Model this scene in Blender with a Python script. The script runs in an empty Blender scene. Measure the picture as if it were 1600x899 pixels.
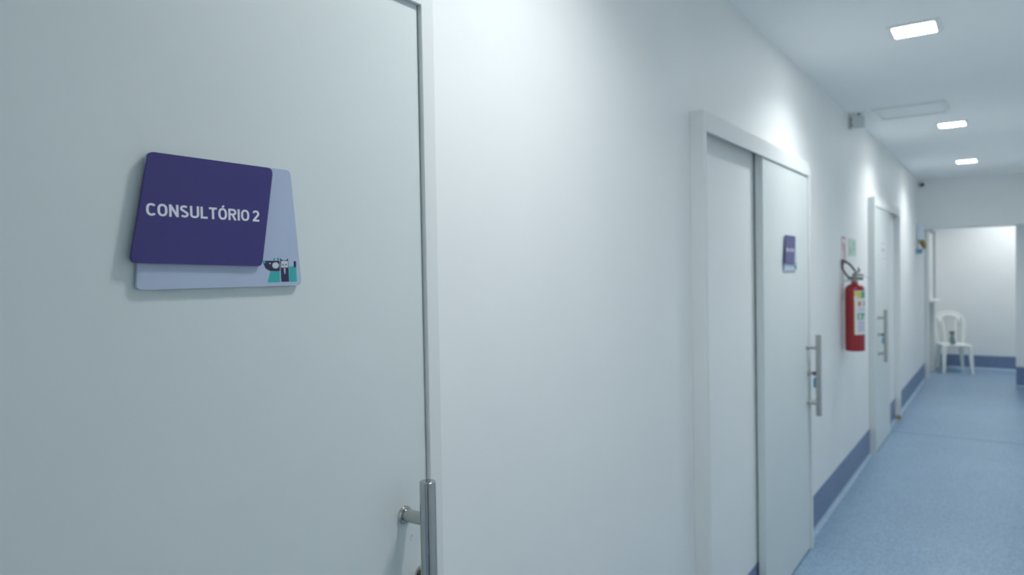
import bpy, bmesh, math
from mathutils import Vector, Matrix, Euler

# ---------------------------------------------------------------- camera, world, exposure
sc = bpy.context.scene
C = sc.collection
PI = math.pi
EYE = 1.591                      # camera height; corridor runs along +X, the left wall lies at +Y
F_PX = 1119.7                    # focal length in pixels of a 1600 px wide frame
YAW, PITCH, ROLL = 0.60499, -0.020836, -0.017521

cam_d = bpy.data.cameras.new('camera')
cam = bpy.data.objects.new('camera', cam_d)
C.objects.link(cam)
fw = Vector((math.cos(YAW)*math.cos(PITCH), math.sin(YAW)*math.cos(PITCH), math.sin(PITCH)))
rt = Vector((math.sin(YAW), -math.cos(YAW), 0))
up = rt.cross(fw)
r2 = math.cos(ROLL)*rt + math.sin(ROLL)*up
u2 = -math.sin(ROLL)*rt + math.cos(ROLL)*up
m = Matrix(((r2.x, u2.x, -fw.x, 0), (r2.y, u2.y, -fw.y, 0), (r2.z, u2.z, -fw.z, EYE), (0, 0, 0, 1)))
cam.matrix_world = m
cam_d.sensor_fit = 'HORIZONTAL'
cam_d.sensor_width = 36.0
cam_d.lens = 36.0*F_PX/1600
cam_d.clip_start = 0.02
cam_d.dof.use_dof = True
cam_d.dof.focus_distance = 1.06
cam_d.dof.aperture_fstop = 4.4
sc.camera = cam

w = bpy.data.worlds.new('world'); sc.world = w
w.use_nodes = True
w.node_tree.nodes['Background'].inputs[0].default_value = (0.75, 0.85, 0.9, 1)
w.node_tree.nodes['Background'].inputs[1].default_value = 0.02

sc.view_settings.view_transform = 'Standard'
sc.view_settings.look = 'None'
sc.view_settings.exposure = 0.0
sc.view_settings.gamma = 1.0
sc.view_settings.use_curve_mapping = False
sc.cycles.diffuse_bounces = 10
sc.cycles.max_bounces = 12

LAMP_COLOUR = (0.952, 0.988, 1.0, 1)
LAMP_GLOW = 41.0                 # luminance of the diffuser itself
LAMP_POWER = 7.5                # watts of the panel behind it
LAMP_SPREAD = 138
LAMP_Y = 0.36

# ---------------------------------------------------------------- constants of the place
WALL = 0.962                     # left wall plane
RIGHT = -0.52
CEIL = 2.716
END = 11.28                      # plane of the pier right of the opening
BEAM = 10.86                     # front of the dropped header above it
HEAD = 2.082
BACK = 13.0                      # back wall of the end room
START = -3.2

# ---------------------------------------------------------------- materials
def new_mat(name):
    mt = bpy.data.materials.new(name); mt.use_nodes = True
    nt = mt.node_tree
    return mt, nt, nt.nodes['Principled BSDF']

def plain(name, col, rough=0.5, metal=0.0, var=0.0, scale=30.0, bump=0.0, bscale=200.0, spec=0.5, trans=0.0, coat=0.0):
    mt, nt, b = new_mat(name)
    b.inputs['Base Color'].default_value = (*col, 1)
    b.inputs['Roughness'].default_value = rough
    b.inputs['Metallic'].default_value = metal
    b.inputs['Specular IOR Level'].default_value = spec
    b.inputs['Coat Weight'].default_value = coat
    tc = nt.nodes.new('ShaderNodeTexCoord')
    if var > 0:
        n = nt.nodes.new('ShaderNodeTexNoise'); n.inputs['Scale'].default_value = scale; n.inputs['Detail'].default_value = 4
        nt.links.new(tc.outputs['Object'], n.inputs['Vector'])
        r = nt.nodes.new('ShaderNodeValToRGB')
        r.color_ramp.elements[0].position = 0.3; r.color_ramp.elements[1].position = 0.7
        r.color_ramp.elements[0].color = (*[c*(1-var) for c in col], 1)
        r.color_ramp.elements[1].color = (*[min(1, c*(1+var)) for c in col], 1)
        nt.links.new(n.outputs['Fac'], r.inputs['Fac']); nt.links.new(r.outputs['Color'], b.inputs['Base Color'])
    if bump > 0:
        n2 = nt.nodes.new('ShaderNodeTexNoise'); n2.inputs['Scale'].default_value = bscale; n2.inputs['Detail'].default_value = 3
        nt.links.new(tc.outputs['Object'], n2.inputs['Vector'])
        bp = nt.nodes.new('ShaderNodeBump'); bp.inputs['Strength'].default_value = bump; bp.inputs['Distance'].default_value = 0.002
        nt.links.new(n2.outputs['Fac'], bp.inputs['Height']); nt.links.new(bp.outputs['Normal'], b.inputs['Normal'])
    return mt

def emissive(name, col, strength):
    mt, nt, b = new_mat(name)
    b.inputs['Base Color'].default_value = (0.9, 0.9, 0.9, 1)
    b.inputs['Emission Color'].default_value = col
    b.inputs['Emission Strength'].default_value = strength
    return mt

def vinyl(name, c0, c1, c2, rough):
    """Speckled homogeneous vinyl sheet."""
    mt, nt, b = new_mat(name)
    tc = nt.nodes.new('ShaderNodeTexCoord')
    v = nt.nodes.new('ShaderNodeTexVoronoi'); v.inputs['Scale'].default_value = 130
    nt.links.new(tc.outputs['Object'], v.inputs['Vector'])
    sep = nt.nodes.new('ShaderNodeSeparateColor'); nt.links.new(v.outputs['Color'], sep.inputs[0])
    r = nt.nodes.new('ShaderNodeValToRGB'); e = r.color_ramp.elements
    e[0].position = 0.0; e[0].color = (*c0, 1); e[1].position = 1.0; e[1].color = (*c2, 1)
    k = e.new(0.5); k.color = (*c1, 1)
    nt.links.new(sep.outputs[0], r.inputs['Fac'])
    n = nt.nodes.new('ShaderNodeTexNoise'); n.inputs['Scale'].default_value = 2.2; n.inputs['Detail'].default_value = 6
    nt.links.new(tc.outputs['Object'], n.inputs['Vector'])
    mx = nt.nodes.new('ShaderNodeMix'); mx.data_type = 'RGBA'; mx.blend_type = 'MULTIPLY'; mx.inputs['Factor'].default_value = 0.25
    nt.links.new(r.outputs['Color'], mx.inputs['A']); nt.links.new(n.outputs['Color'], mx.inputs['B'])
    hs = nt.nodes.new('ShaderNodeRGBToBW'); nt.links.new(n.outputs['Color'], hs.inputs[0])
    nt.links.new(hs.outputs[0], mx.inputs['B'])
    nt.links.new(mx.outputs['Result'], b.inputs['Base Color'])
    b.inputs['Roughness'].default_value = rough
    n2 = nt.nodes.new('ShaderNodeTexNoise'); n2.inputs['Scale'].default_value = 260
    nt.links.new(tc.outputs['Object'], n2.inputs['Vector'])
    bp = nt.nodes.new('ShaderNodeBump'); bp.inputs['Strength'].default_value = 0.12; bp.inputs['Distance'].default_value = 0.001
    nt.links.new(n2.outputs['Fac'], bp.inputs['Height']); nt.links.new(bp.outputs['Normal'], b.inputs['Normal'])
    return mt

def chipped(name, col, chip, zmax):
    """Painted jamb whose foot has lost its paint (object z below zmax)."""
    mt, nt, b = new_mat(name)
    tc = nt.nodes.new('ShaderNodeTexCoord'); sp = nt.nodes.new('ShaderNodeSeparateXYZ')
    nt.links.new(tc.outputs['Object'], sp.inputs[0])
    n = nt.nodes.new('ShaderNodeTexNoise'); n.inputs['Scale'].default_value = 60
    nt.links.new(tc.outputs['Object'], n.inputs['Vector'])
    ma = nt.nodes.new('ShaderNodeMath'); ma.operation = 'MULTIPLY_ADD'; ma.inputs[1].default_value = 0.03
    nt.links.new(n.outputs['Fac'], ma.inputs[0]); nt.links.new(sp.outputs['Z'], ma.inputs[2])
    lt = nt.nodes.new('ShaderNodeMath'); lt.operation = 'LESS_THAN'; lt.inputs[1].default_value = zmax
    nt.links.new(ma.outputs[0], lt.inputs[0])
    mx = nt.nodes.new('ShaderNodeMix'); mx.data_type = 'RGBA'
    mx.inputs['A'].default_value = (*col, 1); mx.inputs['B'].default_value = (*chip, 1)
    nt.links.new(lt.outputs[0], mx.inputs['Factor']); nt.links.new(mx.outputs['Result'], b.inputs['Base Color'])
    b.inputs['Roughness'].default_value = 0.45
    return mt

M = {}
M['wall'] = plain('wall_paint', (0.848, 0.862, 0.855), 0.55, var=0.012, scale=3, bump=0.05, bscale=120, spec=0.3)
M['ceiling'] = plain('ceiling_paint', (0.91, 0.92, 0.915), 0.8, var=0.01, scale=2, bump=0.04, bscale=90, spec=0.2)
M['slab'] = plain('door_laminate', (0.718, 0.765, 0.755), 0.42, var=0.01, scale=4, bump=0.03, bscale=300)
M['frame'] = plain('frame_laminate', (0.78, 0.80, 0.79), 0.45, var=0.01, scale=6)
M['frame_chip'] = chipped('frame_laminate_chipped', (0.78, 0.80, 0.79), (0.46, 0.31, 0.17), 0.055)
M['floor'] = vinyl('floor_vinyl', (0.205, 0.32, 0.475), (0.28, 0.425, 0.58), (0.375, 0.53, 0.69), 0.33)
M['base'] = vinyl('baseboard_vinyl', (0.145, 0.205, 0.355), (0.18, 0.25, 0.41), (0.225, 0.30, 0.47), 0.4)
M['cove'] = vinyl('cove_highlight_vinyl', (0.30, 0.43, 0.58), (0.36, 0.50, 0.65), (0.43, 0.57, 0.72), 0.35)  # lighter than floor and board: the cove's highlight is put into the colour
M['seam'] = plain('weld_seam', (0.13, 0.19, 0.27), 0.5, var=0.1, scale=40)
M['steel'] = plain('brushed_steel', (0.50, 0.505, 0.495), 0.12, 1.0, var=0.02, scale=60)
M['dark_metal'] = plain('dark_metal', (0.12, 0.12, 0.12), 0.4, 0.8, var=0.1)
M['purple'] = plain('purple_acrylic', (0.040, 0.030, 0.185), 0.28, var=0.02, scale=8)
M['lavender'] = plain('lavender_acrylic', (0.46, 0.53, 0.69), 0.3, var=0.02, scale=8)
M['letter'] = plain('lettering_white', (0.80, 0.80, 0.86), 0.45, var=0.01)
M['navy'] = plain('emblem_navy', (0.022, 0.022, 0.075), 0.4, var=0.05)
M['teal'] = plain('emblem_teal', (0.035, 0.43, 0.42), 0.4, var=0.05)
M['pale'] = plain('emblem_pale', (0.66, 0.69, 0.75), 0.45, var=0.02)
M['red'] = plain('red_enamel', (0.31, 0.014, 0.020), 0.3, var=0.05, scale=6, coat=0.3)
M['rubber'] = plain('black_rubber', (0.012, 0.013, 0.014), 0.5, var=0.1)
M['brass'] = plain('dull_grey_valve', (0.30, 0.31, 0.30), 0.4, 0.7, var=0.1)
M['paper'] = plain('white_paper', (0.80, 0.80, 0.84), 0.6, var=0.02)
M['yellow'] = plain('label_yellow', (0.70, 0.58, 0.16), 0.5, var=0.03)
M['lgreen'] = plain('label_green', (0.10, 0.42, 0.25), 0.5, var=0.05)
M['lteal'] = plain('label_teal', (0.10, 0.50, 0.55), 0.5, var=0.05)
M['orange'] = plain('label_orange', (0.62, 0.30, 0.05), 0.5, var=0.05)
M['lilac'] = plain('label_lilac_print', (0.46, 0.38, 0.58), 0.5, var=0.1, scale=90)
M['redprint'] = plain('sign_red_print', (0.55, 0.22, 0.28), 0.5, var=0.05)
M['glow'] = plain('photoluminescent_green', (0.55, 0.68, 0.58), 0.5, var=0.05)
M['glowmark'] = plain('green_print', (0.38, 0.56, 0.44), 0.5, var=0.05)
M['greyprint'] = plain('grey_print', (0.46, 0.50, 0.54), 0.6, var=0.05)
M['plastic'] = plain('white_plastic', (0.83, 0.85, 0.82), 0.4, var=0.01)
M['greybox'] = plain('light_grey_plastic', (0.55, 0.57, 0.57), 0.5, var=0.02)
M['speaker'] = plain('pale_grey_plastic', (0.66, 0.69, 0.70), 0.5, var=0.02)
M['charcoal'] = plain('reflection_door_charcoal', (0.02, 0.021, 0.023), 0.5, var=0.05)
M['blacklens'] = plain('black_lens', (0.008, 0.008, 0.01), 0.15, var=0.05)
M['bluetag'] = plain('blue_key_tag', (0.13, 0.45, 0.62), 0.4, var=0.05)
M['bluebox'] = plain('pale_blue_plastic', (0.64, 0.73, 0.83), 0.4, var=0.02)
M['blueshelf'] = plain('mid_blue_plastic', (0.16, 0.33, 0.52), 0.4, var=0.02)
M['ochre'] = plain('ochre_cloth', (0.36, 0.27, 0.09), 0.9, var=0.35, scale=45, bump=0.3, bscale=120)
M['bottle'] = plain('grey_teal_bottle', (0.16, 0.23, 0.24), 0.35, var=0.05)
M['bottletop'] = plain('dark_grey_plastic', (0.10, 0.12, 0.115), 0.4, var=0.05)
M['beige'] = plain('grey_beige_paint', (0.66, 0.68, 0.66), 0.5, var=0.03)
M['diffuser'] = emissive('lamp_diffuser', LAMP_COLOUR, LAMP_GLOW)

# ---------------------------------------------------------------- mesh helpers
def obj(name, bm, mat, parent=None, smooth=False, loc=None):
    me = bpy.data.meshes.new(name)
    bmesh.ops.recalc_face_normals(bm, faces=bm.faces)
    bm.to_mesh(me); bm.free()
    for k in (mat if isinstance(mat, (list, tuple)) else [mat]):
        me.materials.append(M[k])
    if smooth:
        for p in me.polygons: p.use_smooth = True
        me.set_sharp_from_angle(angle=math.radians(40))
    o = bpy.data.objects.new(name, me); C.objects.link(o)
    if parent: o.parent = parent
    if loc is not None: o.location = loc
    return o

def empty(name, loc, rz=0.0):
    o = bpy.data.objects.new(name, None); C.objects.link(o)
    o.empty_display_size = 0.1
    o.location = loc; o.rotation_euler = (0, 0, rz)
    return o

def tag(o, label=None, cat=None, group=None, kind=None):
    if label: o['label'] = label
    if cat: o['category'] = cat
    if group: o['group'] = group
    if kind: o['kind'] = kind
    return o

def box(bm, x0, x1, y0, y1, z0, z1, bev=0.0):
    g = bmesh.ops.create_cube(bm, size=1)
    vs = g['verts']
    for v in vs:
        v.co = Vector((x0 if v.co.x < 0 else x1, y0 if v.co.y < 0 else y1, z0 if v.co.z < 0 else z1))
    if bev > 0:
        es = list({e for v in vs for e in v.link_edges})
        bmesh.ops.bevel(bm, geom=es, offset=bev, segments=2, affect='EDGES', profile=0.5)
    return bm

def bx(*a, **k):
    return box(bmesh.new(), *a, **k)

def cyl(bm, p0, p1, r0, r1=None, n=24, cap=True):
    p0, p1 = Vector(p0), Vector(p1); r1 = r0 if r1 is None else r1
    d = (p1-p0).normalized()
    a = d.orthogonal().normalized(); b = d.cross(a)
    A = [bm.verts.new(p0 + r0*(math.cos(t)*a + math.sin(t)*b)) for t in (2*PI*i/n for i in range(n))]
    B = [bm.verts.new(p1 + r1*(math.cos(t)*a + math.sin(t)*b)) for t in (2*PI*i/n for i in range(n))]
    for i in range(n):
        bm.faces.new((A[i], A[(i+1) % n], B[(i+1) % n], B[i]))
    if cap:
        bm.faces.new(A[::-1]); bm.faces.new(B)
    return bm

def lathe(bm, prof, c=(0, 0, 0), n=32):
    """prof: list of (radius, z)."""
    rings = []
    for r, z in prof:
        rings.append([bm.verts.new((c[0]+r*math.cos(2*PI*i/n), c[1]+r*math.sin(2*PI*i/n), c[2]+z)) for i in range(n)])
    for k in range(len(rings)-1):
        for i in range(n):
            bm.faces.new((rings[k][i], rings[k][(i+1) % n], rings[k+1][(i+1) % n], rings[k+1][i]))
    bm.faces.new(rings[0][::-1]); bm.faces.new(rings[-1])
    return bm

def tube(bm, pts, r, n=12, closed=False, flat=1.0, upv=None):
    """sweep a round or flattened section along pts; r may be a list."""
    P = [Vector(p) for p in pts]; N = len(P)
    R = r if isinstance(r, (list, tuple)) else [r]*N
    rings = []; prev = None
    for i in range(N):
        a = P[(i-1) % N] if (closed or i > 0) else P[0]
        b = P[(i+1) % N] if (closed or i < N-1) else P[-1]
        d = (b-a).normalized()
        if upv is not None:
            u = (Vector(upv) - d*d.dot(Vector(upv))).normalized()
        elif prev is None:
            u = d.orthogonal().normalized()
        else:
            u = (prev - d*d.dot(prev)).normalized()
        prev = u; v = d.cross(u)
        rings.append([bm.verts.new(P[i] + R[i]*(math.cos(2*PI*k/n)*v + flat*math.sin(2*PI*k/n)*u)) for k in range(n)])
    for i in range(N if closed else N-1):
        A, B = rings[i], rings[(i+1) % N]
        for k in range(n):
            bm.faces.new((A[k], A[(k+1) % n], B[(k+1) % n], B[k]))
    if not closed:
        bm.faces.new(rings[0][::-1]); bm.faces.new(rings[-1])
    return bm

def spline(pts, n=8, closed=False):
    """Catmull-Rom through pts."""
    P = [Vector(p) for p in pts]; out = []; N = len(P)
    for i in range(N if closed else N-1):
        g = (lambda k: P[k % N]) if closed else (lambda k: P[max(0, min(N-1, k))])
        p0, p1, p2, p3 = g(i-1), g(i), g(i+1), g(i+2)
        for j in range(n):
            t = j/n
            out.append(0.5*((2*p1) + (p2-p0)*t + (2*p0-5*p1+4*p2-p3)*t*t + (3*p1-p0-3*p2+p3)*t**3))
    if not closed: out.append(P[-1])
    return out

def round_poly(pts, r, n=6):
    """2-D polygon with rounded corners; r number or list."""
    out = []; N = len(pts)
    for i in range(N):
        p = Vector(pts[i]); a = (Vector(pts[i-1])-p); b = (Vector(pts[(i+1) % N])-p)
        rr = r[i] if isinstance(r, (list, tuple)) else r
        if rr <= 0: out.append(p); continue
        ua, ub = a.normalized(), b.normalized()
        half = math.acos(max(-1, min(1, ua.dot(ub))))/2
        t = min(rr/math.tan(half), a.length*0.49, b.length*0.49)
        p0, p1 = p+ua*t, p+ub*t
        for k in range(n+1):
            s = k/n
            out.append((1-s)**2*p0 + 2*s*(1-s)*p + s*s*p1)
    return out

def plate(bm, pts, y0, y1, bev=0.0, mi=0):
    """extrude a polygon in the XZ plane between y0 (front, smaller y) and y1."""
    f = [bm.verts.new((p[0], y0, p[1])) for p in pts]
    k = [bm.verts.new((p[0], y1, p[1])) for p in pts]
    n = len(pts)
    ff = bm.faces.new(f); fb = bm.faces.new(k[::-1]); fs = [ff, fb]
    for i in range(n):
        fs.append(bm.faces.new((f[i], k[i], k[(i+1) % n], f[(i+1) % n])))
    for q in fs: q.material_index = mi
    if bev > 0:
        bmesh.ops.bevel(bm, geom=list(ff.edges), offset=bev, segments=2, affect='EDGES', profile=0.5)
    return bm

def prism(bm, prof, x0, x1):
    """extrude a YZ profile along X."""
    a = [bm.verts.new((x0, y, z)) for y, z in prof]; b = [bm.verts.new((x1, y, z)) for y, z in prof]
    n = len(prof)
    bm.faces.new(a); bm.faces.new(b[::-1])
    for i in range(n):
        bm.faces.new((a[i], a[(i+1) % n], b[(i+1) % n], b[i]))
    return bm

def copy_tree(o, parent=None):
    c = o.copy(); C.objects.link(c); c.parent = parent
    for ch in list(o.children): copy_tree(ch, c)
    return c

def struct(name, bm, mat, smooth=False, parent=None):
    o = obj(name, bm, mat, parent, smooth)
    if parent is None: o['kind'] = 'structure'
    return o

# ---------------------------------------------------------------- the setting
fl = struct('floor', bx(START, BACK+0.3, -2.4, WALL+0.15, -0.12, 0.0), 'floor')
struct('weld_seam', bx(-0.006, 0.006, RIGHT, 0.93, 0.0, 0.0006), 'seam', parent=fl).location = (7.70, 0, 0)
struct('weld_seam', bx(-0.005, 0.005, RIGHT, 0.93, 0.0, 0.0006), 'seam', parent=fl).location = (12.05, 0, 0)
struct('ceiling', bx(START, BACK+0.3, -2.4, WALL+0.15, CEIL, CEIL+0.12), 'ceiling')
struct('wall_left', bx(START, BACK+0.15, WALL, WALL+0.15, 0, CEIL), 'wall')
struct('wall_right', bx(START, END, RIGHT-0.12, RIGHT, 0, CEIL), 'wall')
struct('wall_rear', bx(START-0.12, START, RIGHT-0.12, WALL+0.15, 0, CEIL), 'wall')
bm = bmesh.new()                                  # end wall: pier right of the opening and header above it
prism(bm, [(-2.4, 0), (-0.09, 0), (-0.09, HEAD), (-2.4, HEAD)], END, END+0.14)
struct('wall_end', bm, 'wall')
struct('wall_header', bx(BEAM, END+0.14, -2.4, WALL, HEAD, CEIL), 'wall')
struct('wall_back', bx(BACK, BACK+0.15, -2.4, WALL+0.15, 0, CEIL), 'wall')
struct('wall_side', bx(END, BACK+0.15, -2.52, -2.4, 0, CEIL), 'wall')

BH = 0.218                                        # coved vinyl baseboard
CR = 0.024                                        # cove radius: the floor sheet is turned up into it
def board_profile(h=BH, t=0.003):
    return [(0, CR), (0, h), (-t, h-0.001), (-t, CR)]
def cove_profile(t=0.003, r=CR-0.0005):
    p = [(0, 0), (0, CR), (-t, CR)]
    for k in range(1, 8):
        a = k/8*PI/2
        p.append((-t-r+r*math.cos(a), 0.0005+r-r*math.sin(a)))
    p.append((-t-r, 0.0005)); p.append((-t-r, 0))
    return p
def baseboard(name, x0, x1):
    bm = bmesh.new(); prism(bm, [(WALL+y, z) for y, z in board_profile()], x0, x1)
    o = struct(name, bm, 'base')
    bm = bmesh.new(); prism(bm, [(WALL+y, z) for y, z in cove_profile()], x0, x1)
    struct('cove_strip', bm, 'cove', smooth=True, parent=o)
    return o
for a, b in ((1.065, 2.558), (2.593, 4.24), (4.28, 6.652), (6.69, 8.335), (8.372, 11.575)):
    baseboard('baseboard_left', a, b)
def baseboard_x(name, xw, y0, y1, h=BH):
    """baseboard on a wall that faces the camera (normal -X)."""
    bm = bmesh.new()
    pr = board_profile(h)
    def ex(bm, pr):
        a = [bm.verts.new((xw+u, y0, z)) for u, z in pr]; b = [bm.verts.new((xw+u, y1, z)) for u, z in pr]
        n = len(pr); bm.faces.new(a); bm.faces.new(b[::-1])
        for i in range(n): bm.faces.new((a[i], a[(i+1) % n], b[(i+1) % n], b[i]))
    ex(bm, pr)
    o = struct(name, bm, 'base')
    bm = bmesh.new(); ex(bm, cove_profile()); struct('cove_strip', bm, 'cove', smooth=True, parent=o)
    return o
baseboard_x('baseboard_back', BACK, -2.4, WALL-0.10, 0.205)
baseboard_x('baseboard_end', END, RIGHT, -0.09, 0.262)

# white post, service window and ledge beyond the end of the left wall
struct('trim_1', bx(11.575, 11.645, 0.918, WALL, 0, 2.08, bev=0.003), 'frame')
struct('trim_2', bx(12.32, 12.40, 0.895, WALL, 0, 1.06, bev=0.003), 'beige')
win = empty('window_1', (11.68, WALL, 1.06)); tag(win, kind='structure')
obj('window_frame', bx(0, 0.62, -0.052, 0, 0.03, 1.02, bev=0.003), 'frame', win)
obj('window_head', bx(-0.02, 0.64, -0.105, 0, 1.02, 1.07, bev=0.003), 'greybox', win)
obj('window_side', bx(0.66, 0.70, -0.085, 0, 0.04, 1.02, bev=0.003), 'beige', win)
obj('window_sill', bx(0, 0.62, -0.150, 0, 0.0, 0.03, bev=0.004), 'frame', win)

# ---------------------------------------------------------------- sliding doors
INW = 1.652                                       # clear width between jambs
def make_handle(parent, x, y, z):
    """vertical tube pull on two posts; origin of the bar at its middle."""
    hl = 0.4495; off = 0.059
    bm = bmesh.new()
    cyl(bm, (0, -off, -hl/2), (0, -off, hl/2), 0.0148, n=40)
    for e in [e for e in bm.edges if abs(e.verts[0].co.z-e.verts[1].co.z) < 1e-6]: e.smooth = False
    h = obj('handle', bm, 'steel', parent, smooth=True, loc=(x, y, z))
    b = h.modifiers.new('bevel', 'BEVEL'); b.width = 0.0012; b.segments = 2; b.limit_method = 'ANGLE'
    for s in (1, -1):
        bm = bmesh.new(); cyl(bm, (0, -0.004, s*0.1535), (0, -off, s*0.1535), 0.0118, n=32)
        obj('post', bm, 'steel', h, smooth=True)
        bm = bmesh.new()
        pr = [(0.0, 0.0), (0.0165, 0.0), (0.0165, 0.0035), (0.015, 0.006), (0.012, 0.0068)]
        n = 32; rings = []
        for r, d in pr[1:]:
            rings.append([bm.verts.new((r*math.cos(2*PI*i/n), -d, s*0.1535+r*math.sin(2*PI*i/n))) for i in range(n)])
        for k in range(len(rings)-1):
            for i in range(n): bm.faces.new((rings[k][i], rings[k][(i+1) % n], rings[k+1][(i+1) % n], rings[k+1][i]))
        bm.faces.new(rings[0]); bm.faces.new(rings[-1])
        obj('rosette', bm, 'steel', h, smooth=True)
    return h

def make_door(name, x_inner_right, slab0, slab1, hx, lx, label, chip=False, lz=1.0):
    d = empty(name, (x_inner_right, WALL, 0))
    tag(d, label, kind='structure')
    T = -0.053                                    # frame stands 53 mm proud of the wall
    obj('jamb', bx(0, 0.034, T, 0, 0, 2.174, bev=0.0015), 'frame_chip' if chip else 'frame', d)
    obj('jamb', bx(-INW-0.034, -INW, T, 0, 0, 2.174, bev=0.0015), 'frame', d)
    obj('header', bx(-INW, 0, T, T+0.0075, 2.100, 2.174, bev=0.001), 'frame', d)      # fascia over the track
    obj('header_top', bx(-INW, 0, T+0.0075, 0, 2.166, 2.174), 'frame', d)
    obj('track', bx(-INW+0.005, -0.005, -0.016, -0.004, 2.135, 2.160), 'dark_metal', d)
    s = obj('leaf', bx(slab0, slab1, -0.0435, -0.0085, 0.010, 2.145, bev=0.0012), 'slab', d)
    obj('floor_guide', bx(slab0-0.012, slab0+0.03, -0.030, -0.016, 0, 0.022), 'dark_metal', d)
    make_handle(d, hx, -0.0435, 0.9935)
    bm = bmesh.new(); cyl(bm, (lx, -0.0435, lz), (lx, -0.0475, lz), 0.016, n=28); cyl(bm, (lx, -0.0475, lz), (lx, -0.062, lz), 0.010, n=24)
    obj('lock_cylinder', bm, 'steel', d, smooth=True)
    return d
d1 = make_door('door_1', 1.030, -0.890, -0.0022, -0.065, -0.024, 'pale grey-green sliding door nearest the camera, in a white frame', lz=1.022)
make_door('door_2', 4.246, -0.890, -0.0030, -0.040, -0.022, 'pale sliding door between the bare white wall and the fire extinguisher')
make_door('door_3', 8.338, -INW+0.004, -INW+0.93, -INW+0.17, -INW+0.19, 'pale sliding door beyond the fire extinguisher, slid left', chip=True)

d4 = empty('reflection_door', (-0.62, RIGHT, 0)); tag(d4, 'unseen charcoal door added behind the camera for its dark reflection', kind='structure')  # made-up door, added out of view to reflect darkly in the near handle
obj('leaf', bx(-0.29, 0.29, 0.004, 0.030, 0.008, 2.10, bev=0.002), 'charcoal', d4)
for x0, x1, z0, z1 in ((-0.33, -0.295, 0, 2.14), (0.295, 0.33, 0, 2.14)):
    obj('jamb', bx(x0, x1, 0, 0.035, z0, z1, bev=0.002), 'frame', d4)
obj('header', bx(-0.295, 0.295, 0, 0.035, 2.105, 2.14, bev=0.002), 'frame', d4)
obj('door_knob', lathe(bmesh.new(), [(0.010, 0), (0.010, 0.02), (0.024, 0.03), (0.026, 0.045), (0.016, 0.055)], n=20), 'steel', d4, smooth=True, loc=(0.23, 0.030, 1.02)).rotation_euler = (-PI/2, 0, 0)
bm = bmesh.new()                                  # pencil-like scuff under the near handle
tube(bm, [(0.0022*math.cos(t)+0.0012*math.sin(t), 0, 0.0055*math.sin(t)) for t in (2*PI*i/16 for i in range(14))], 0.0004, 5)
obj('scuff_mark', bm, 'greyprint', d1, loc=(-0.047, -0.0436, 1.098))

# ---------------------------------------------------------------- door signs
def ribbon(pts, wd, closed=False):
    """polygon strips for a stroke of width wd: list of quads in 2-D with mitred joints."""
    P = [Vector(p) for p in pts]; N = len(P); L = []; Rr = []
    for i in range(N):
        a = P[i-1] if (i > 0 or closed) else None
        b = P[(i+1) % N] if (i < N-1 or closed) else None
        d1 = (P[i]-a).normalized() if a is not None else (b-P[i]).normalized()
        d2 = (b-P[i]).normalized() if b is not None else d1
        n1 = Vector((-d1.y, d1.x)); n2 = Vector((-d2.y, d2.x))
        mm = (n1+n2).normalized(); k = 1/max(0.5, mm.dot(n1))
        L.append(P[i]+mm*wd/2*k); Rr.append(P[i]-mm*wd/2*k)
    return [(L[i], Rr[i], Rr[(i+1) % N], L[(i+1) % N]) for i in range(N if closed else N-1)]

def arc(cx, cz, rx, rz, a0, a1, n=14, p=2.5):
    out = []
    for i in range(n+1):
        t = math.radians(a0+(a1-a0)*i/n); c, s = math.cos(t), math.sin(t)
        out.append((cx+rx*math.copysign(abs(c)**(2/p), c), cz+rz*math.copysign(abs(s)**(2/p), s)))
    return out

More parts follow.
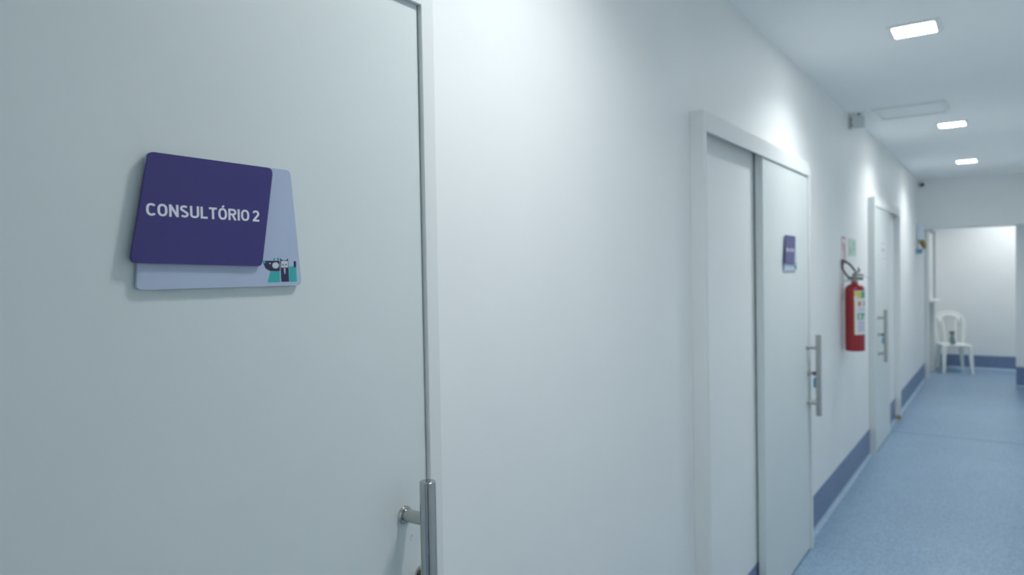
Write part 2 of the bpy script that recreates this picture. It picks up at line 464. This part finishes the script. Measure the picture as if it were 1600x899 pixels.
SW = 0.175
def glyph(ch):
    h = SW/2
    if ch in 'OÓ':
        q = ribbon(arc(0.34, 0.5, 0.34-h, 0.5-h, 0, 360, 32)[:-1], SW, True); wd = 0.68
        if ch == 'Ó': q += ribbon([(0.31, 1.06), (0.46, 1.22)], 0.15)
        return q, wd
    if ch == 'C': return ribbon(arc(0.35, 0.5, 0.35-h, 0.5-h, 42, 318, 28), SW), 0.64
    if ch == 'N': return ribbon([(h, 0), (h, 1)], SW) + ribbon([(h, 0.97), (0.66-h, 0.03)], SW) + ribbon([(0.66-h, 0), (0.66-h, 1)], SW), 0.66
    if ch == 'S':
        up_ = arc(0.30, 0.735, 0.30-h, 0.265-h, 35, 270, 16, 2.2); lo = arc(0.30, 0.275, 0.30-h, 0.275-h, 90, -150, 16, 2.2)
        return ribbon(up_[:-1] + [(0.30, 0.505)] + lo[1:], SW), 0.60
    if ch == 'U': return ribbon([(h, 1), (h, 0.32)] + arc(0.33, 0.32, 0.33-h, 0.32-h, 180, 360, 14)[1:] + [(0.66-h, 1)], SW), 0.66
    if ch == 'L': return ribbon([(h, 1), (h, h), (0.52, h)], SW), 0.53
    if ch == 'T': return ribbon([(0, 1-h), (0.60, 1-h)], SW) + ribbon([(0.30, 1-SW), (0.30, 0)], SW), 0.60
    if ch == 'R':
        return (ribbon([(h, 0), (h, 1)], SW) + ribbon([(SW, 1-h), (0.34, 1-h)] + arc(0.34, 0.71, 0.30-h, 0.29-h, 90, -90, 12)[1:] + [(SW, 0.42+h)], SW)
                + ribbon([(0.34, 0.45), (0.56, 0)], SW), 0.64)
    if ch == 'I': return ribbon([(h, 0), (h, 1)], SW), SW
    if ch == '2': return ribbon(arc(0.29, 0.70, 0.29-h, 0.30-h, 165, -35, 14, 2.2) + [(0.13, 0.14)], SW) + ribbon([(0.02, h), (0.57, h)], SW), 0.58
    if ch == '3': return ribbon(arc(0.27, 0.73, 0.28-h, 0.27-h, 150, -80, 12, 2.2), SW) + ribbon(arc(0.27, 0.28, 0.30-h, 0.28-h, 85, -150, 12, 2.2), SW), 0.56
    return [], 0.06

def lettering(text, x0, x1, z0, h, y, parent):
    quads = []; x = 0.0
    for ch in text:
        q, wd = glyph(ch)
        quads += [[(p.x+x, p.y) for p in f] for f in q]
        x += wd+0.10
    s = (x1-x0)/(x-0.10)
    bm = bmesh.new()
    for i, f in enumerate(quads):
        vs = [bm.verts.new((x0+p[0]*s, y-i*4e-7, z0+p[1]*h)) for p in f]
        bm.faces.new(vs)
    for f in bm.faces: f.normal_update()
    for f in [f for f in bm.faces if f.normal.y > 0]: f.normal_flip()
    me = bpy.data.meshes.new('lettering'); bm.to_mesh(me); bm.free(); me.materials.append(M['letter'])
    o = bpy.data.objects.new('lettering', me); C.objects.link(o); o.parent = parent
    return o

def emblem(parent, y):
    """the dog-and-cat mark printed in the lower right corner, in layers a fraction of a millimetre apart."""
    def c(p): return ((0.6728+(p[0]-350)*1.05e-4)*0.9925-0.61, 1.591+(1.6162-(p[1]-300)*8.7e-5-1.591)*0.9925-1.66)
    def ell(cx, cy, rx, ry, n=20): return [(cx+rx*math.cos(2*PI*i/n), cy+ry*math.sin(2*PI*i/n)) for i in range(n)]
    def piece(name, mat, layer, polys):
        bm = bmesh.new()
        for p in polys:
            plate(bm, [c(q) for q in p], y-0.00012*layer, y)
        return obj(name, bm, mat, parent)
    piece('dog_mark', 'navy', 2, [round_poly([(370, 310), (628, 310), (628, 492), (470, 492), (385, 445), (348, 345)], [4, 18, 14, 40, 60, 4])])
    piece('dog_mark', 'teal', 1, [round_poly([(465, 498), (628, 498), (630, 688), (412, 688)], [6, 4, 16, 18]),
                                  round_poly([(522, 262), (552, 258), (552, 309), (522, 309)], [12, 12, 0, 0]),
                                  round_poly([(585, 258), (622, 254), (622, 309), (585, 309)], [14, 14, 0, 0])])
    piece('nose_mark', 'teal', 3, [round_poly([(345, 305), (386, 305), (380, 352), (354, 362)], 6)])
    piece('dog_patch', 'pale', 3, [ell(556, 391, 58, 55), ell(460, 357, 13, 13, 12)])
    piece('cat_mark', 'navy', 2, [round_poly([(640, 262), (668, 294), (710, 306), (755, 294), (778, 264), (783, 430), (788, 682), (652, 682)], [2, 10, 30, 10, 2, 0, 16, 16]),
                                  round_poly([(880, 314), (922, 314), (922, 425), (880, 425)], [20, 20, 0, 0])])
    piece('cat_face', 'pale', 3, [[(656, 312), (772, 312), (772, 430), (652, 430)], ell(713, 458, 17, 14, 12), ell(714, 491, 17, 14, 12), ell(716, 525, 14, 13, 12)])
    piece('cat_eye', 'navy', 4, [ell(685, 380, 11, 15, 12), ell(738, 378, 10, 15, 12), [(698, 398), (722, 398), (710, 410)]])
    piece('cat_mark', 'teal', 1, [round_poly([(793, 410), (922, 404), (930, 686), (793, 686)], [4, 20, 18, 4])])

def make_sign(loc, text, label, grp):
    s = empty('door_sign', loc)                   # local origin: (0.61, slab face, 1.66) of the near door
    tag(s, label, 'sign', grp)
    def L(x, z, k): return (x*k-0.61, 1.591+(z-1.591)*k-1.66)   # photo plane -> plane of the panel
    k1, k2 = 0.9925, 0.9860
    bm = bmesh.new()
    plate(bm, round_poly([L(0.481, 1.577, k1), L(0.743, 1.577, k1), L(0.726, 1.756, k1), L(0.500, 1.756, k1)], 0.008), -0.0075, -0.0035, bev=0.0006)
    back = obj('back_panel', bm, 'lavender', s)
    emblem(back, -0.0075)
    bm = bmesh.new()
    plate(bm, round_poly([L(0.475, 1.612, k2), L(0.671, 1.607, k2), L(0.695, 1.756, k2), L(0.503, 1.757, k2)], 0.008), -0.0130, -0.0085, bev=0.0008)
    front = obj('front_panel', bm, 'purple', s)
    a = L(0.497, 1.6735, k2); b = L(0.668, 1.6735, k2)
    lettering(text, a[0], b[0], a[1], 0.0162, -0.01315, front)
    for px, pz in ((-0.08, 0.05), (0.04, 0.05), (-0.08, -0.03), (0.04, -0.03)):
        bm = bmesh.new(); cyl(bm, (px, 0, pz), (px, -0.0085, pz), 0.008, n=12); obj('spacer', bm, 'greybox', s)
    return s
make_sign((0.61, 0.9185, 1.66), 'CONSULTÓRIO 2', 'large near purple-and-lavender door sign reading CONSULTÓRIO 2', 'consulting room door signs')
make_sign((0.61+3.222, 0.9185, 1.66), 'CONSULTÓRIO 3', 'small blurred purple-and-lavender sign on the second door beside the extinguisher', 'consulting room door signs')

# ---------------------------------------------------------------- keys in the locks
def make_key(loc, label):
    k = empty('key', loc); tag(k, label, 'key', 'keys left in the door locks')
    bm = bmesh.new(); cyl(bm, (0, 0, 0), (0, -0.006, 0), 0.0035, n=10)
    box(bm, -0.002, 0.002, -0.028, -0.006, -0.011, 0.011, bev=0.0008)
    obj('bow', bm, 'dark_metal', k)
    bm = bmesh.new()
    tube(bm, [(0, -0.022+0.007*math.cos(t), -0.010+0.010*math.sin(t)) for t in (2*PI*i/20 for i in range(20))], 0.0009, 6, True)
    obj('ring', bm, 'steel', k, smooth=True)
    bm = bmesh.new()
    plate(bm, round_poly([(-0.013, -0.078), (0.013, -0.078), (0.013, -0.034), (0.005, -0.020), (-0.005, -0.020), (-0.013, -0.034)], 0.004), -0.002, 0.002, bev=0.0008)
    t = obj('tag', bm, 'bluetag', k, loc=(0, -0.022, 0)); t.rotation_euler = (0, 0, math.radians(-62))
    return k
make_key((4.246-0.022, WALL-0.062, 1.0), 'dark key with a blue tag in the lock of the second door')
make_key((8.338-INW+0.19, WALL-0.062, 1.0), 'key with a bright blue tag in the lock beyond the extinguisher')

# ---------------------------------------------------------------- notices on the third door
def notice(loc, wd, h, label, ink):
    o = obj('paper_notice', bx(-wd/2, wd/2, -0.0012, 0, -h/2, h/2), 'paper', loc=loc)
    tag(o, label, 'notice', 'paper notices on the third door')
    for x0, x1, z0, z1 in ink:
        obj('print_block', bx(x0, x1, -0.0016, -0.0012, z0, z1), 'greyprint', o)
    return o
notice((7.19, 0.9183, 1.758), 0.21, 0.085, 'upper small paper notice with grey print on the third door',
       ((-0.09, 0.06, 0.028, 0.036), (-0.08, 0.09, -0.034, -0.012)))
notice((7.23, 0.9183, 1.630), 0.21, 0.100, 'lower small white paper notice on the third door', ((-0.08, 0.08, 0.022, 0.028), (-0.004, 0.004, -0.04, 0.0)))

# ---------------------------------------------------------------- fire extinguisher and its wall signs
EX = Vector((5.515, 0.884, 0.998))
ex = empty('fire_extinguisher', EX); tag(ex, 'red fire extinguisher with black hose hung on the white wall', 'extinguisher')
RB = 0.064
bm = bmesh.new()
lathe(bm, [(0.058, 0.0), (0.0635, 0.004), (RB, 0.012), (RB, 0.425), (0.0615, 0.440), (0.053, 0.455), (0.038, 0.466), (0.024, 0.472), (0.020, 0.486)], n=40)
obj('cylinder', bm, 'red', ex, smooth=True)
bm = bmesh.new(); lathe(bm, [(0.018, 0.486), (0.018, 0.500), (0.024, 0.502), (0.024, 0.520), (0.015, 0.524), (0.015, 0.545)], n=20)
cyl(bm, (0, -0.012, 0.510), (0.0, -0.055, 0.508), 0.0115, n=16)          # gauge boss
cyl(bm, (0, 0.012, 0.512), (-0.012, 0.042, 0.512), 0.0095, n=16)         # hose outlet
valve = obj('valve', bm, 'brass', ex, smooth=True)
bm = bmesh.new(); tube(bm, spline([(0.0, 0.012, 0.536), (0, -0.008, 0.550), (0, -0.030, 0.562), (0, -0.022, 0.585)]), 0.0085, 8, flat=0.5)
obj('lever', bm, 'brass', ex, smooth=True)
bm = bmesh.new(); tube(bm, spline([(0.0, 0.010, 0.528), (0, -0.02, 0.534), (0, -0.058, 0.532)]), 0.008, 8, flat=0.5)
obj('grip', bm, 'brass', ex, smooth=True)
bm = bmesh.new(); tube(bm, spline([(0, -0.025, 0.545), (0.004, -0.055, 0.528), (0.0, -0.09, 0.512), (0.0, -0.12, 0.500)]), 0.0011, 6)
obj('safety_wire', bm, 'redprint', ex)
bm = bmesh.new()
loop = [(0.0, -0.006, 0.560), (-0.004, 0.012, 0.588), (-0.010, 0.030, 0.612), (-0.018, 0.052, 0.630), (-0.030, 0.072, 0.640), (-0.05, 0.082, 0.632), (-0.05, 0.080, 0.610), (-0.035, 0.066, 0.575), (-0.020, 0.046, 0.536), (-0.008, 0.028, 0.515), (-0.002, 0.016, 0.511)]
loop = [(x-0.02*max(0, min(1, y/0.05)), min(y, 0.066), z) for x, y, z in loop]
tube(bm, spline(loop, 6), 0.0068, 10)
obj('hose', bm, 'rubber', ex, smooth=True)
bm = bmesh.new(); box(bm, -0.02, 0.02, 0.074, 0.078, 0.36, 0.55); box(bm, -0.012, 0.012, 0.018, 0.074, 0.487, 0.498)
obj('wall_bracket', bm, 'greybox', ex)

def curved_patch(bm, r, a0, a1, z0, z1, n=18, t=0.0006):
    """sheet wrapped on the cylinder between angles measured from -Y towards -X."""
    rows = []
    for rr in (r, r+t):
        for z in (z0, z1):
            rows.append([bm.verts.new((-rr*math.sin(math.radians(a0+(a1-a0)*i/n)), -rr*math.cos(math.radians(a0+(a1-a0)*i/n)), z)) for i in range(n+1)])
    i0, i1, o0, o1 = rows
    for i in range(n):
        bm.faces.new((o0[i], o0[i+1], o1[i+1], o1[i])); bm.faces.new((i0[i+1], i0[i], i1[i], i1[i+1]))
        bm.faces.new((o1[i], o1[i+1], i1[i+1], i1[i])); bm.faces.new((o0[i+1], o0[i], i0[i], i0[i+1]))
    for k in (0, n): bm.faces.new((i0[k], o0[k], o1[k], i1[k]))
    return bm
bm = bmesh.new(); curved_patch(bm, RB, -80, 84, 0.118, 0.425)
lab = obj('label_sheet', bm, 'paper', ex, smooth=True)
def print_(name, mat, a0, a1, z0, z1):
    bm = bmesh.new(); curved_patch(bm, RB+0.0006, a0, a1, z0, z1, 8, 0.0003); return obj(name, bm, mat, lab, smooth=True)
for i, (a0, a1, mt) in enumerate(((84, 66, 'paper'), (66, 40, 'yellow'), (40, 14, 'lgreen'), (14, -80, 'lteal'))):
    if mt != 'paper': print_('colour_band', mt, a1, a0, 0.372, 0.420)
print_('colour_band', 'yellow', 66, 84, 0.385, 0.420)
print_('label_border', 'yellow', 80, 84, 0.118, 0.360)
print_('label_border', 'yellow', -80, 84, 0.118, 0.126)
print_('round_mark', 'orange', 42, 62, 0.318, 0.350)
print_('picture_panel', 'lgreen', 10, 66, 0.222, 0.268)
print_('picture_figure', 'paper', 44, 56, 0.228, 0.260).location = (0, 0, 0)
print_('picture_figure', 'paper', 16, 30, 0.226, 0.250)
for z in (0.205, 0.190, 0.175, 0.160, 0.145): print_('text_block', 'lilac', 5, 64, z-0.004, z+0.003)
for z in (0.300, 0.288): print_('text_block', 'lilac', -20, 64, z-0.002, z+0.002)
print_('text_block', 'lilac', -30, 25, 0.318, 0.352)

s = obj('safety_sign', bx(-0.078, 0.078, -0.003, 0, -0.10, 0.10, bev=0.0006), 'paper', loc=(5.55, WALL, 1.708))
tag(s, 'narrow pinkish-red bordered sign on the wall above the extinguisher hose', 'sign', 'small signs above the extinguisher')
for x0, x1, z0, z1 in ((-0.074, -0.060, -0.096, 0.096), (0.060, 0.074, -0.096, 0.096), (-0.060, 0.060, 0.082, 0.096), (-0.060, 0.060, -0.096, -0.082)):
    obj('sign_border', bx(x0, x1, -0.0034, -0.003, z0, z1), 'redprint', s)
obj('pictogram', bx(0.005, 0.045, -0.0034, -0.003, -0.06, 0.05), 'redprint', s)
obj('pictogram', bx(-0.045, -0.02, -0.0034, -0.003, 0.0, 0.06), 'redprint', s)
s = obj('safety_sign', bx(-0.155, 0.155, -0.003, 0, -0.065, 0.065, bev=0.0006), 'glow', loc=(5.90, WALL, 1.736))
tag(s, 'pale green glow-in-the-dark sign on the wall beside the third door frame', 'sign', 'small signs above the extinguisher')
obj('pictogram', bx(-0.12, -0.03, -0.0034, -0.003, -0.05, 0.0), 'glowmark', s)
obj('pictogram', bx(0.03, 0.12, -0.0034, -0.003, -0.03, 0.045), 'glowmark', s)

# ---------------------------------------------------------------- ceiling lamps
def make_lamp():
    l = empty('ceiling_lamp', (0, 0, CEIL))
    bm = bmesh.new()
    def ring(h, r, z): return [bm.verts.new((p[0], p[1], z)) for p in round_poly([(-h, -h), (h, -h), (h, h), (-h, h)], r, 6)]
    a, b, c_, d = ring(0.110, 0.012, 0.0), ring(0.110, 0.012, -0.006), ring(0.088, 0.012, -0.009), ring(0.088, 0.012, 0.0)
    for A, B in ((a, b), (b, c_), (c_, d), (d, a)):
        n = len(A)
        for i in range(n): bm.faces.new((A[i], A[(i+1) % n], B[(i+1) % n], B[i]))
    obj('lamp_frame', bm, 'plastic', l)
    bm = bmesh.new()
    p = round_poly([(-0.088, -0.088), (0.088, -0.088), (0.088, 0.088), (-0.088, 0.088)], 0.012, 6)
    a = [bm.verts.new((q[0], q[1], -0.0005)) for q in p]; b = [bm.verts.new((q[0], q[1], -0.0070)) for q in p]
    bm.faces.new(a); bm.faces.new(b[::-1])
    for i in range(len(p)): bm.faces.new((a[i], a[(i+1) % len(p)], b[(i+1) % len(p)], b[i]))
    obj('diffuser', bm, 'diffuser', l)
    ld = bpy.data.lights.new('led_panel', 'AREA'); ld.shape = 'SQUARE'; ld.size = 0.17
    ld.energy = LAMP_POWER; ld.color = LAMP_COLOUR[:3]; ld.spread = math.radians(LAMP_SPREAD)
    lo = bpy.data.objects.new('led_panel', ld); C.objects.link(lo); lo.parent = l; lo.location = (0, 0, -0.0095)
    return l
names = {3.915: 'square ceiling lamp nearest the camera, glowing white', 6.73: 'middle glowing ceiling lamp, just past the ceiling hatch', 9.22: 'smallest, farthest glowing ceiling lamp in the corridor',
         1.33: 'square ceiling lamp over the near end of the corridor, above the view', -2.35: 'square ceiling lamp behind the camera'}
proto = None
for x in (3.915, 6.73, 9.22, 1.33, -2.35):
    l = make_lamp() if proto is None else copy_tree(proto)
    proto = proto or l
    l.location = (x, LAMP_Y, CEIL); tag(l, names[x], 'ceiling lamp', 'square recessed ceiling lamps')
    if x == 1.33:                                 # this panel is a little weaker than the others
        for c in l.children:
            if c.type == 'LIGHT': c.data = c.data.copy(); c.data.energy = 0.82*LAMP_POWER
l = copy_tree(proto); l.location = (12.35, -0.12, CEIL)
for c in l.children:
    if c.type == 'LIGHT': c.data = c.data.copy(); c.data.energy = 1.35*LAMP_POWER      # the end room's panel is a stronger one
tag(l, 'ceiling lamp of the room at the end, out of view', 'ceiling lamp', 'square recessed ceiling lamps')

# ---------------------------------------------------------------- ceiling hatch
h = empty('ceiling_hatch', (5.93, 0.57, CEIL)); tag(h, 'square white access hatch in the ceiling before the middle lamp', 'hatch')
obj('hatch_panel', bx(-0.196, 0.192, -0.190, 0.200, -0.004, 0.0), 'ceiling', h)
for a in ((-0.21, 0.21, 0.205, 0.225), (-0.21, 0.21, -0.225, -0.205), (-0.21, -0.199, -0.205, 0.205), (0.199, 0.21, -0.205, 0.205)):
    obj('hatch_frame', bx(a[0], a[1], a[2], a[3], -0.014, 0), 'plastic', h)

# ---------------------------------------------------------------- wall box below the ceiling, surveillance camera
sp = empty('wall_speaker', (5.79, WALL, 2.610)); tag(sp, 'small light grey box on a bracket high on the left wall', 'speaker')
obj('housing', bx(0, 0.055, -0.108, -0.024, 0, 0.088, bev=0.004), 'speaker', sp)
obj('back_plate', bx(0.008, 0.05, -0.016, 0, 0.0, 0.090, bev=0.002), 'greybox', sp)
for x in (0.028,):
    obj('bracket', cyl(bmesh.new(), (x, -0.066, 0.088), (x, -0.066, 0.106), 0.006, n=12), 'dark_metal', sp)
for z in (0.025, 0.065):
    obj('spacer', cyl(bmesh.new(), (0.03, -0.025, z), (0.03, -0.015, z), 0.010, n=12), 'dark_metal', sp)

cc = empty('surveillance_camera', (BEAM, 0.930, 2.628)); tag(cc, 'small bullet camera with a black lens in the upper end corner', 'camera')
bm = bmesh.new(); cyl(bm, (0, 0, 0.03), (-0.012, 0, 0.03), 0.022, n=20); cyl(bm, (-0.012, 0, 0.03), (-0.05, -0.005, 0.024), 0.007, n=12)
obj('mount', bm, 'greybox', cc, smooth=True)
bm = bmesh.new(); cyl(bm, (-0.02, 0.022, 0.024), (-0.115, -0.018, 0.012), 0.024, n=24)
obj('housing', bm, 'greybox', cc, smooth=True)
bm = bmesh.new(); cyl(bm, (-0.113, -0.021, 0.012), (-0.124, -0.026, 0.011), 0.023, 0.021, n=24)
obj('lens', bm, 'blacklens', cc, smooth=True)

# ---------------------------------------------------------------- wall dispenser, blue shelf and ochre cloth near the corridor's end
d = empty('wall_dispenser', (10.60, WALL, 1.915)); tag(d, 'pale blue box high on the wall at the corridor end', 'dispenser')
obj('housing', bx(0, 0.13, -0.060, 0, 0, 0.215, bev=0.012), 'bluebox', d, smooth=True)
obj('spout', bx(0.04, 0.09, -0.050, -0.012, -0.02, 0.0, bev=0.004), 'greybox', d)
d = empty('wall_shelf', (10.50, WALL, 1.788)); tag(d, 'little blue wall shelf below the pale blue box', 'shelf')
obj('board', bx(0, 0.26, -0.075, 0, 0, 0.014, bev=0.003), 'blueshelf', d)
obj('support', bx(0.02, 0.04, -0.05, 0, -0.045, 0.0, bev=0.003), 'blueshelf', d)
obj('support', bx(0.22, 0.24, -0.05, 0, -0.045, 0.0, bev=0.003), 'blueshelf', d)
bm = bmesh.new()
bmesh.ops.create_icosphere(bm, subdivisions=4, radius=1)
from mathutils import noise
for v in bm.verts:
    n = noise.noise(v.co*2.3+Vector((3.1, 0, 0)))*0.35 + noise.noise(v.co*5.0)*0.16
    c = v.co*(1+n)
    zz = (c.z*0.5+0.5)
    v.co = Vector((c.x*0.09, c.y*0.032 - 0.035*(0.8-zz), zz*0.115))
mz = min(v.co.z for v in bm.verts)
for v in bm.verts: v.co.z -= mz
cl = obj('crumpled_cloth', bm, 'ochre', smooth=True, loc=(10.66, WALL-0.056, 1.802))
tag(cl, 'crumpled yellow-brown cloth lying on the little blue shelf', 'cloth')

# ---------------------------------------------------------------- plastic chair with a bottle on it
ch = empty('plastic_chair', (12.52, 0.665, 0.0), math.radians(17))   # faces -X locally
tag(ch, 'white moulded plastic chair against the far back wall', 'chair')
SH = 0.415
bm = bmesh.new()                                  # seat: rounded, dished, with a turned-down rim
pts = round_poly([(-0.215, -0.195), (-0.215, 0.195), (0.20, 0.165), (0.20, -0.165)], 0.06, 6)
n = len(pts)
rows = []
for k, z in ((1.0, -0.035), (1.0, -0.006), (0.97, 0.0), (0.8, -0.006), (0.4, -0.012)):
    rows.append([bm.verts.new((p[0]*k, p[1]*k, SH+z)) for p in pts])
for a, b in zip(rows, rows[1:]):
    for i in range(n): bm.faces.new((a[i], a[(i+1) % n], b[(i+1) % n], b[i]))
bm.faces.new(rows[-1])
o = obj('seat', bm, 'plastic', ch, smooth=True)
md = o.modifiers.new('thickness', 'SOLIDIFY'); md.thickness = 0.005; md.offset = -1
for sx, sy in ((-1, -1), (-1, 1), (1, -1), (1, 1)):
    bm = bmesh.new()
    top = Vector((sx*0.185-0.005, sy*(0.165 if sx < 0 else 0.14), SH-0.012)); foot = Vector((sx*0.225+0.02*sx, sy*0.185, 0.0))
    dx = (foot-top)
    A = []
    for t, wd, dp in ((0, 0.032, 0.030), (0.5, 0.025, 0.022), (1, 0.017, 0.015)):
        c = top+dx*t
        A.append([bm.verts.new(c+Vector((ux*dp, uy*wd, 0))) for ux, uy in ((-1, -1), (1, -1), (1, 1), (-1, 1))])
    for a, b in zip(A, A[1:]):
        for i in range(4): bm.faces.new((a[i], a[(i+1) % 4], b[(i+1) % 4], b[i]))
    bm.faces.new(A[0]); bm.faces.new(A[-1])
    o = obj('leg', bm, 'plastic', ch)
    md = o.modifiers.new('round', 'BEVEL'); md.width = 0.006; md.segments = 2
def back_pt(y, z):
    z = SH+(z-SH)*0.91
    return (0.175+(z-SH)*0.22-0.35*y*y*(z-SH), y, z)
bm = bmesh.new()                                  # arched outer rim of the backrest
rim = [back_pt(-0.170, SH-0.01), back_pt(-0.185, 0.55), back_pt(-0.198, 0.68), back_pt(-0.190, 0.785), back_pt(-0.140, 0.870), back_pt(-0.06, 0.903), back_pt(0.0, 0.908),
       back_pt(0.06, 0.903), back_pt(0.140, 0.870), back_pt(0.190, 0.785), back_pt(0.198, 0.68), back_pt(0.185, 0.55), back_pt(0.170, SH-0.01)]
tube(bm, spline(rim, 6), 0.024, 10, flat=0.42, upv=(1, 0, 0))
obj('back_rim', bm, 'plastic', ch, smooth=True)
bm = bmesh.new()                                  # top panel under the arch
N = 12; A = []; B = []
for i in range(N+1):
    y = -0.15+0.30*i/N
    A.append(back_pt(y, 0.895-1.6*y*y)); B.append(back_pt(y, 0.835-2.2*max(0, abs(y)-0.05)**2*8))
va = [bm.verts.new(p) for p in A]; vb = [bm.verts.new(p) for p in B]
for i in range(N): bm.faces.new((va[i], va[i+1], vb[i+1], vb[i]))
o = obj('back_panel', bm, 'plastic', ch, smooth=True)
md = o.modifiers.new('thickness', 'SOLIDIFY'); md.thickness = 0.006
for s_ in (-1, 1):
    bm = bmesh.new()
    tube(bm, spline([back_pt(s_*0.072, SH-0.008), back_pt(s_*0.070, 0.55), back_pt(s_*0.078, 0.68), back_pt(s_*0.100, 0.80), back_pt(s_*0.125, 0.865)], 6), 0.017, 8, flat=0.4, upv=(1, 0, 0))
    obj('back_slat', bm, 'plastic', ch, smooth=True)

b = empty('spray_bottle', (12.50, 0.668, SH-0.007)); b.rotation_euler = (math.radians(-6), 0, 0); b.scale = (1.0, 1.0, 1.04)
tag(b, 'dark grey spray bottle standing on the white plastic chair', 'bottle')
bm = bmesh.new(); lathe(bm, [(0.034, 0), (0.038, 0.004), (0.037, 0.07), (0.030, 0.095), (0.016, 0.112), (0.014, 0.122)], n=20); obj('body', bm, 'bottle', b, smooth=True)
bm = bmesh.new(); lathe(bm, [(0.017, 0.120), (0.017, 0.140), (0.012, 0.144), (0.012, 0.155)], n=16); box(bm, -0.012, 0.012, -0.042, 0.030, 0.155, 0.185, bev=0.004)
obj('spray_head', bm, 'bottletop', b, smooth=True)
bm = bmesh.new(); tube(bm, spline([(0, -0.026, 0.157), (0, -0.032, 0.135), (0, -0.028, 0.105)]), 0.006, 8); obj('trigger', bm, 'bottletop', b, smooth=True)
